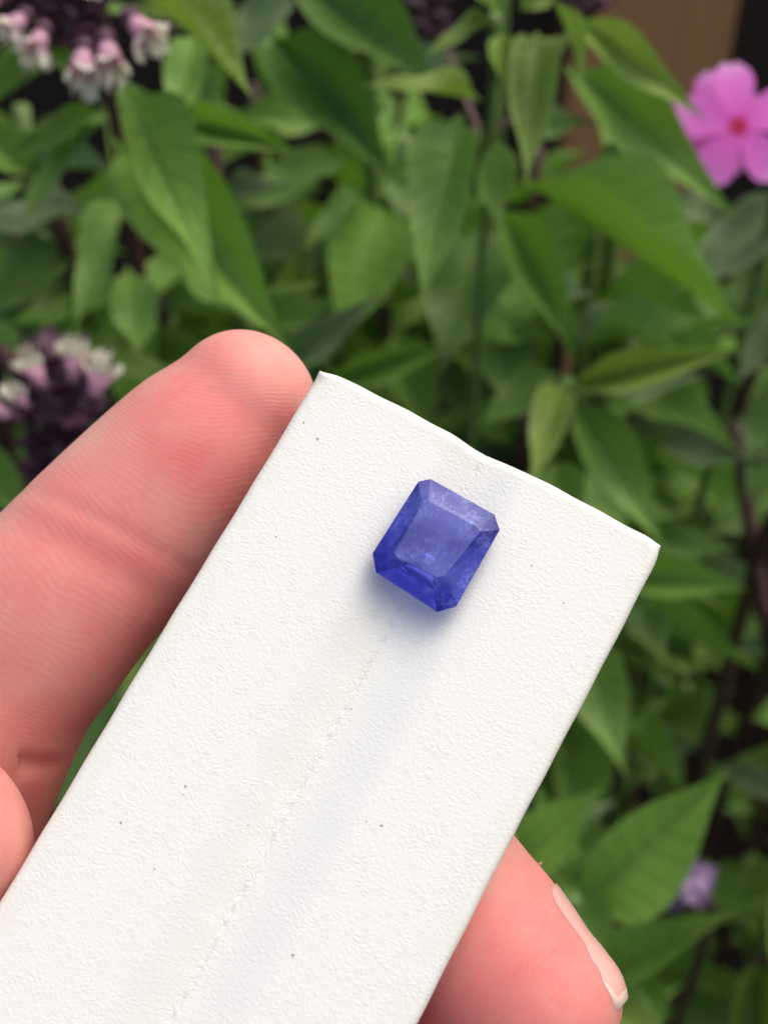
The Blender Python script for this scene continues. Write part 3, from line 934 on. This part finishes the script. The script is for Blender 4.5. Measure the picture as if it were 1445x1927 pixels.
# ------------------------------------------------------------------ herb flower heads
def floret_mesh(variant):
    """calyx cup, pink tube, cream lobes and stamens; axis along +Z, about 1 unit long"""
    V, Fc, mi = [], [], []
    K = 8
    def ring(z, r, wob=0.0, off=(0, 0)):
        s = len(V)
        for k_ in range(K):
            an = 6.283 * k_ / K
            rr = r * (1 + wob * math.sin(2 * an + variant))
            V.append((rr * math.cos(an) + off[0], rr * math.sin(an) + off[1], z))
        return s
    def skin(a_, b_, m):
        for k_ in range(K):
            Fc.append((a_ + k_, a_ + (k_ + 1) % K, b_ + (k_ + 1) % K, b_ + k_)); mi.append(m)
    r = [ring(0, 0.05), ring(0.10, 0.17), ring(0.26, 0.21), ring(0.30, 0.16)]
    for a_, b_ in zip(r, r[1:]): skin(a_, b_, 0)
    t = [ring(0.24, 0.12), ring(0.42, 0.17), ring(0.58, 0.22, 0.1), ring(0.64, 0.16)]
    for a_, b_ in zip(t, t[1:]): skin(a_, b_, 1)
    for lo in range(5):
        an = lo / 5 * 6.283 + variant
        ln = (0.40, 0.32, 0.5, 0.28, 0.36)[(lo + variant) % 5]
        dx, dy = math.cos(an), math.sin(an)
        s = len(V)
        for q, (f_, w_) in enumerate(((0, 0.09), (0.35, 0.17), (0.75, 0.17), (1, 0.09))):
            zz = 0.56 + ln * f_ * 0.95; out = 0.15 + 0.22 * f_ * (1.2 if lo % 2 else 0.6)
            V.append((dx * out - dy * w_, dy * out + dx * w_, zz)); V.append((dx * (out - .03), dy * (out - .03), zz + .02)); V.append((dx * out + dy * w_, dy * out - dx * w_, zz))
        for q in range(3):
            for c_ in range(2):
                Fc.append((s + q * 3 + c_, s + q * 3 + c_ + 1, s + q * 3 + c_ + 4, s + q * 3 + c_ + 3)); mi.append(1 if q == 0 else 2)
    for st in range(4):
        an = st / 4 * 6.283 + 0.4 * variant
        s = len(V)
        for f_ in (0.5, 1.15):
            ox, oy = math.cos(an) * 0.12 * f_, math.sin(an) * 0.12 * f_
            for k_ in range(3):
                b_ = k_ * 2.094
                V.append((ox + 0.02 * math.cos(b_), oy + 0.02 * math.sin(b_), f_))
        for k_ in range(3):
            Fc.append((s + k_, s + (k_ + 1) % 3, s + 3 + (k_ + 1) % 3, s + 3 + k_)); mi.append(2)
    me = bpy.data.meshes.new('floret')
    me.from_pydata(V, [], Fc)
    for m in (CALYX, PINK, CREAM): me.materials.append(m)
    me.polygons.foreach_set('material_index', mi)
    me.polygons.foreach_set('use_smooth', [True] * len(me.polygons))
    me.update()
    return me
FLORETS = [floret_mesh(v) for v in range(3)]

def bract_cluster(parent, centre, axis, length, rad, count, size, mat=CALYX):
    """crowded cupped calyx scales round the spike axis, one mesh part"""
    V, Fc = [], []
    axis = axis.normalized()
    o1 = axis.orthogonal().normalized(); o2 = axis.cross(o1)
    for i in range(count):
        f_ = (i + 0.5) / count
        an = i * 2.399 + random.uniform(-.2, .2)
        out = (o1 * math.cos(an) + o2 * math.sin(an))
        rr = rad * (0.35 + 0.65 * math.sin(math.pi * (0.15 + 0.7 * f_)))
        b_ = centre + axis * length * (f_ - 0.5) + out * rr * 0.25
        dr = (out * 0.85 + axis * random.uniform(-0.1, 0.75)).normalized()
        sd = dr.cross(axis)
        if sd.length < 1e-4: sd = o1
        sd.normalize(); up = sd.cross(dr)
        sz = size * random.uniform(0.75, 1.3)
        s = len(V)
        for q, w_, z_ in ((0, .10, 0), (.35, .34, .10), (.7, .36, .05), (1.0, .05, .22)):
            for c_ in (-1, 0, 1):
                V.append(b_ + dr * sz * q + sd * sz * w_ * c_ + up * sz * (z_ + (0.16 * abs(c_))) - parent.location)
        for q in range(3):
            for c_ in range(2):
                Fc.append((s + q * 3 + c_, s + q * 3 + c_ + 1, s + q * 3 + c_ + 4, s + q * 3 + c_ + 3))
    return mesh_obj('flower_head', V, Fc, mat, parent)

def add_floret(head, base, direction, length, v, thing):
    o = bpy.data.objects.new('floret', FLORETS[v % 3]); COL.objects.link(o)
    o.parent = head
    q = direction.to_track_quat('Z', 'Y')
    o.matrix_local = Matrix.Translation(base - thing.location) @ q.to_matrix().to_4x4() @ Matrix.Rotation(random.uniform(0, 6.28), 4, 'Z') @ Matrix.Diagonal((length, length, length, 1))
    return o
def img_dir(dx, dy, tow):
    return (CRIGHT * dx - CUP * dy + VIEW * tow).normalized()

head1 = bract_cluster(herb1, P(125, 5, 0.272), Vector((0, 0.1, 1)), 0.020, 0.012, 60, 0.0062)
for (x, y, dx, dy, tow, ln) in [(90, 40, -.25, .9, .35, 8.2), (160, 70, .0, 1, .3, 9), (195, 55, .25, 1, .3, 9.6), (232, 20, .7, .75, .3, 9.4),
                                (170, -45, .1, .5, .8, 7), (20, -10, -.7, .4, .5, 8), (60, 20, -.5, .7, .5, 7.5)]:
    add_floret(head1, P(x, y, 0.258), img_dir(dx, dy, tow), ln / 1000 * 1.2, random.randint(0, 2), herb1)
head2 = bract_cluster(herb7, P(112, 800, 0.285), Vector((0.05, 0.1, 1)), 0.030, 0.013, 80, 0.0066)
for (x, y, dx, dy, tow, ln) in [(140, 735, .05, -1, .25, 8.6), (172, 765, .35, -1, .3, 9.4), (90, 745, -.4, -.9, .3, 8.4), (55, 775, -.3, -.6, .7, 6.5),
                                (45, 790, -1, -.35, .3, 8), (130, 700, .0, -.9, .5, 6)]:
    add_floret(head2, P(x, y, 0.266), img_dir(dx, dy, tow), ln / 1000 * 1.1, random.randint(0, 2), herb7)
head3 = bract_cluster(herb5, P(1290, 1670, 0.335), Vector((0, 0, 1)), 0.011, 0.006, 26, 0.0055, LILAC)
tube('stem', stem_path(P(1290, 1690, 0.338), (P(1290, 1700, .40).x, P(1290, 1700, .40).y + .02, 0), [P(1300, 1850, .40)]), [0.0016] * 29, STEM_P, herb5)
head4 = bract_cluster(herb2, P(1108, -5, 0.32), Vector((0, 0.1, 1)), 0.012, 0.006, 26, 0.005)
tube('stem', [P(1100, 30, .322), P(1060, 120, .33), P(985, 220, .335), P(928, 240, .328)], [0.001] * 4, STEM_P, herb2)
bract_cluster(herb2, P(815, 20, 0.37), Vector((0, 0.1, 1)), 0.02, 0.007, 26, 0.006)
tube('stem', [P(815, 30, .37), P(850, 120, .37), P(900, 250, .36), P(930, 320, .352)], [0.001] * 4, STEM_P, herb2)

# ------------------------------------------------------------------ pink phlox
def petal_mesh():
    V, UV, Fc = [], [], []
    for i in range(8):
        s = i / 7
        w = 0.06 + 0.27 * math.sin(min(1.0, s / 0.68) * math.pi / 2) ** 1.5
        if s > 0.68: w = 0.33 * math.sqrt(max(0.02, 1 - ((s - 0.68) / 0.335) ** 2))
        for j in (-2, -1, 0, 1, 2):
            x = j / 2
            V.append((w * x, s - 0.06 * (1 - abs(x)) * (s > 0.95), -0.10 * s * s + 0.05 * abs(x) * w))
            UV.append((x * .5 + .5, s))
    for i in range(7):
        for j in range(4):
            Fc.append((i * 5 + j, i * 5 + j + 1, i * 5 + j + 6, i * 5 + j + 5))
    me = bpy.data.meshes.new('petal'); me.from_pydata(V, [], Fc)
    uvl = me.uv_layers.new(name='leaf')
    for lp in me.loops: uvl.data[lp.index].uv = UV[lp.vertex_index]
    me.polygons.foreach_set('use_smooth', [True] * len(me.polygons))
    me.materials.append(PHLOX); me.update()
    return me
PETAL = petal_mesh()
ph_c = P(1388, 238, 0.345)
phlox = make_plant('phlox_plant', 'plant with bright pink five petalled flowers in front of the dark gap by the fence', foot_of(ph_c, 0.05))
tube('stem', stem_path(ph_c - VIEW * 0.014, phlox.location, [P(1430, 500, 0.40)]), [0.0016] * 29, STEM, phlox)
def phlox_flower(centre, normal, size, rot, keep=range(5)):
    normal = normal.normalized()
    V, Fc = [], []
    tb = tube('flower', [centre - normal * 0.016, centre - normal * 0.006, centre], [0.0008, 0.0010, 0.0015], PHLOX, phlox, 6)
    up = (CUP - normal * CUP.dot(normal)).normalized()
    rt = up.cross(normal)
    for i in keep:
        an = rot + i * 2 * math.pi / 5
        Y = up * math.cos(an) + rt * math.sin(an)
        X = Y.cross(normal)
        o = bpy.data.objects.new('petal', PETAL); COL.objects.link(o); o.parent = tb
        Mx = Matrix((X * size, Y * size, normal * size)).transposed().to_4x4()
        Mx.translation = centre - phlox.location + normal * 0.0001 * i
        o.matrix_local = Mx
phlox_flower(ph_c, img_dir(0.1, 0.05, 1), 0.0165, math.radians(-6))
phlox_flower(P(1338, 236, 0.358), img_dir(-.25, .05, .9), 0.0145, math.radians(-70))
tube('stem', stem_path(P(1340, 245, 0.372), ph_c - VIEW * 0.03, [P(1352, 290, .378)], 5), [0.0009] * 11, STEM, phlox)

# ------------------------------------------------------------------ more herbs filling the bed behind
def fill_shoot(px, py, d, hgt_nodes, size, mats):
    ap = P(px, py, d)
    pl = make_plant('bed_herb', 'small leafy green herb in the dim depth of the bed', (ap.x + random.uniform(-.02, .02), ap.y + random.uniform(.0, .05)), 'herbs filling the garden bed')
    path = stem_path(ap, pl.location, [(ap + pl.location) / 2 + Vector((random.uniform(-.02, .02), random.uniform(-.02, .02), 0))])
    tube('stem', path, [0.0026] * len(path), random.choice((STEM, STEM_P)), pl, 5)
    rot = random.uniform(0, 3)
    for k_ in range(hgt_nodes):
        c = ap - Vector((0, 0, 0.012 + 0.034 * k_))
        # point on the stem at that height
        c = min(path, key=lambda p: abs(p.z - c.z)).copy()
        sz = size * (0.45 + 0.55 * min(1, (k_ + 0.4) / 2.0)) * random.uniform(.85, 1.15)
        for s in (0, 1):
            an = rot + k_ * math.pi / 2 + s * math.pi + random.uniform(-.3, .3)
            el = random.uniform(-0.55, 0.25) if k_ else 0.5
            dr = Vector((math.cos(an) * math.cos(el), math.sin(an) * math.cos(el), math.sin(el)))
            place_leaf(c, c + dr * sz, sz * random.uniform(.26, .35), MAT[random.choice(mats)], pl, None, random.uniform(-15, 15), Vector((0, 0, 1)) - dr * dr.z + Vector((0, -0.2, 0)))
fills = [(160, 480, .38), (300, 560, .40), (520, 330, .42), (610, 420, .41), (540, 620, .42), (870, 560, .41), (950, 640, .43), (1130, 330, .40), (1230, 460, .43), (760, 260, .43), (30, 420, .40), (1180, 640, .42), (480, 20, .40), (760, 720, .44), (-220, 200, .42), (-300, 520, .44), (-240, 820, .44), (-420, 350, .52), (-430, 760, .50), (-260, 1150, .48), (1650, 700, .46), (1680, 1050, .46), (1640, 1400, .48), (1620, 1750, .46), (1850, 900, .55), (1850, 1300, .55), (1560, 300, .50), (1300, 2150, .48), (1500, 2050, .46), (1340, 960, .64), (1290, 1290, .66), (1430, 1500, .66), (90, 330, .37), (400, 250, .38), (620, 120, .41), (830, 330, .40), (1180, 200, .39), (1060, 560, .41), (1120, 860, .42), (720, 560, .43), (450, 520, .40), (990, 760, .42), (1020, 1560, .40), (60, 500, .42), (330, 640, .46), (420, 380, .46), (560, 520, .50), (690, 220, .46), (780, 480, .48), (660, 760, .50), (860, 760, .48),  # shoots right of and below the frame are added to block sky light
         (1010, 480, .47), (1150, 420, .46), (1210, 560, .48), (40, 200, .40), (330, 300, .42), (480, 160, .46), (760, 40, .50), (1160, 760, .50),
         (1110, 1060, .50), (1000, 1600, .46), (1130, 1900, .46),
         (1420, 1800, .58), (30, 1000, .44), (200, 1300, .48), (-40, 700, .44), (1300, 480, .50), (1010, 280, .44), (600, -40, .52), (300, -60, .44), (900, 1000, .5), (500, 900, .5)]
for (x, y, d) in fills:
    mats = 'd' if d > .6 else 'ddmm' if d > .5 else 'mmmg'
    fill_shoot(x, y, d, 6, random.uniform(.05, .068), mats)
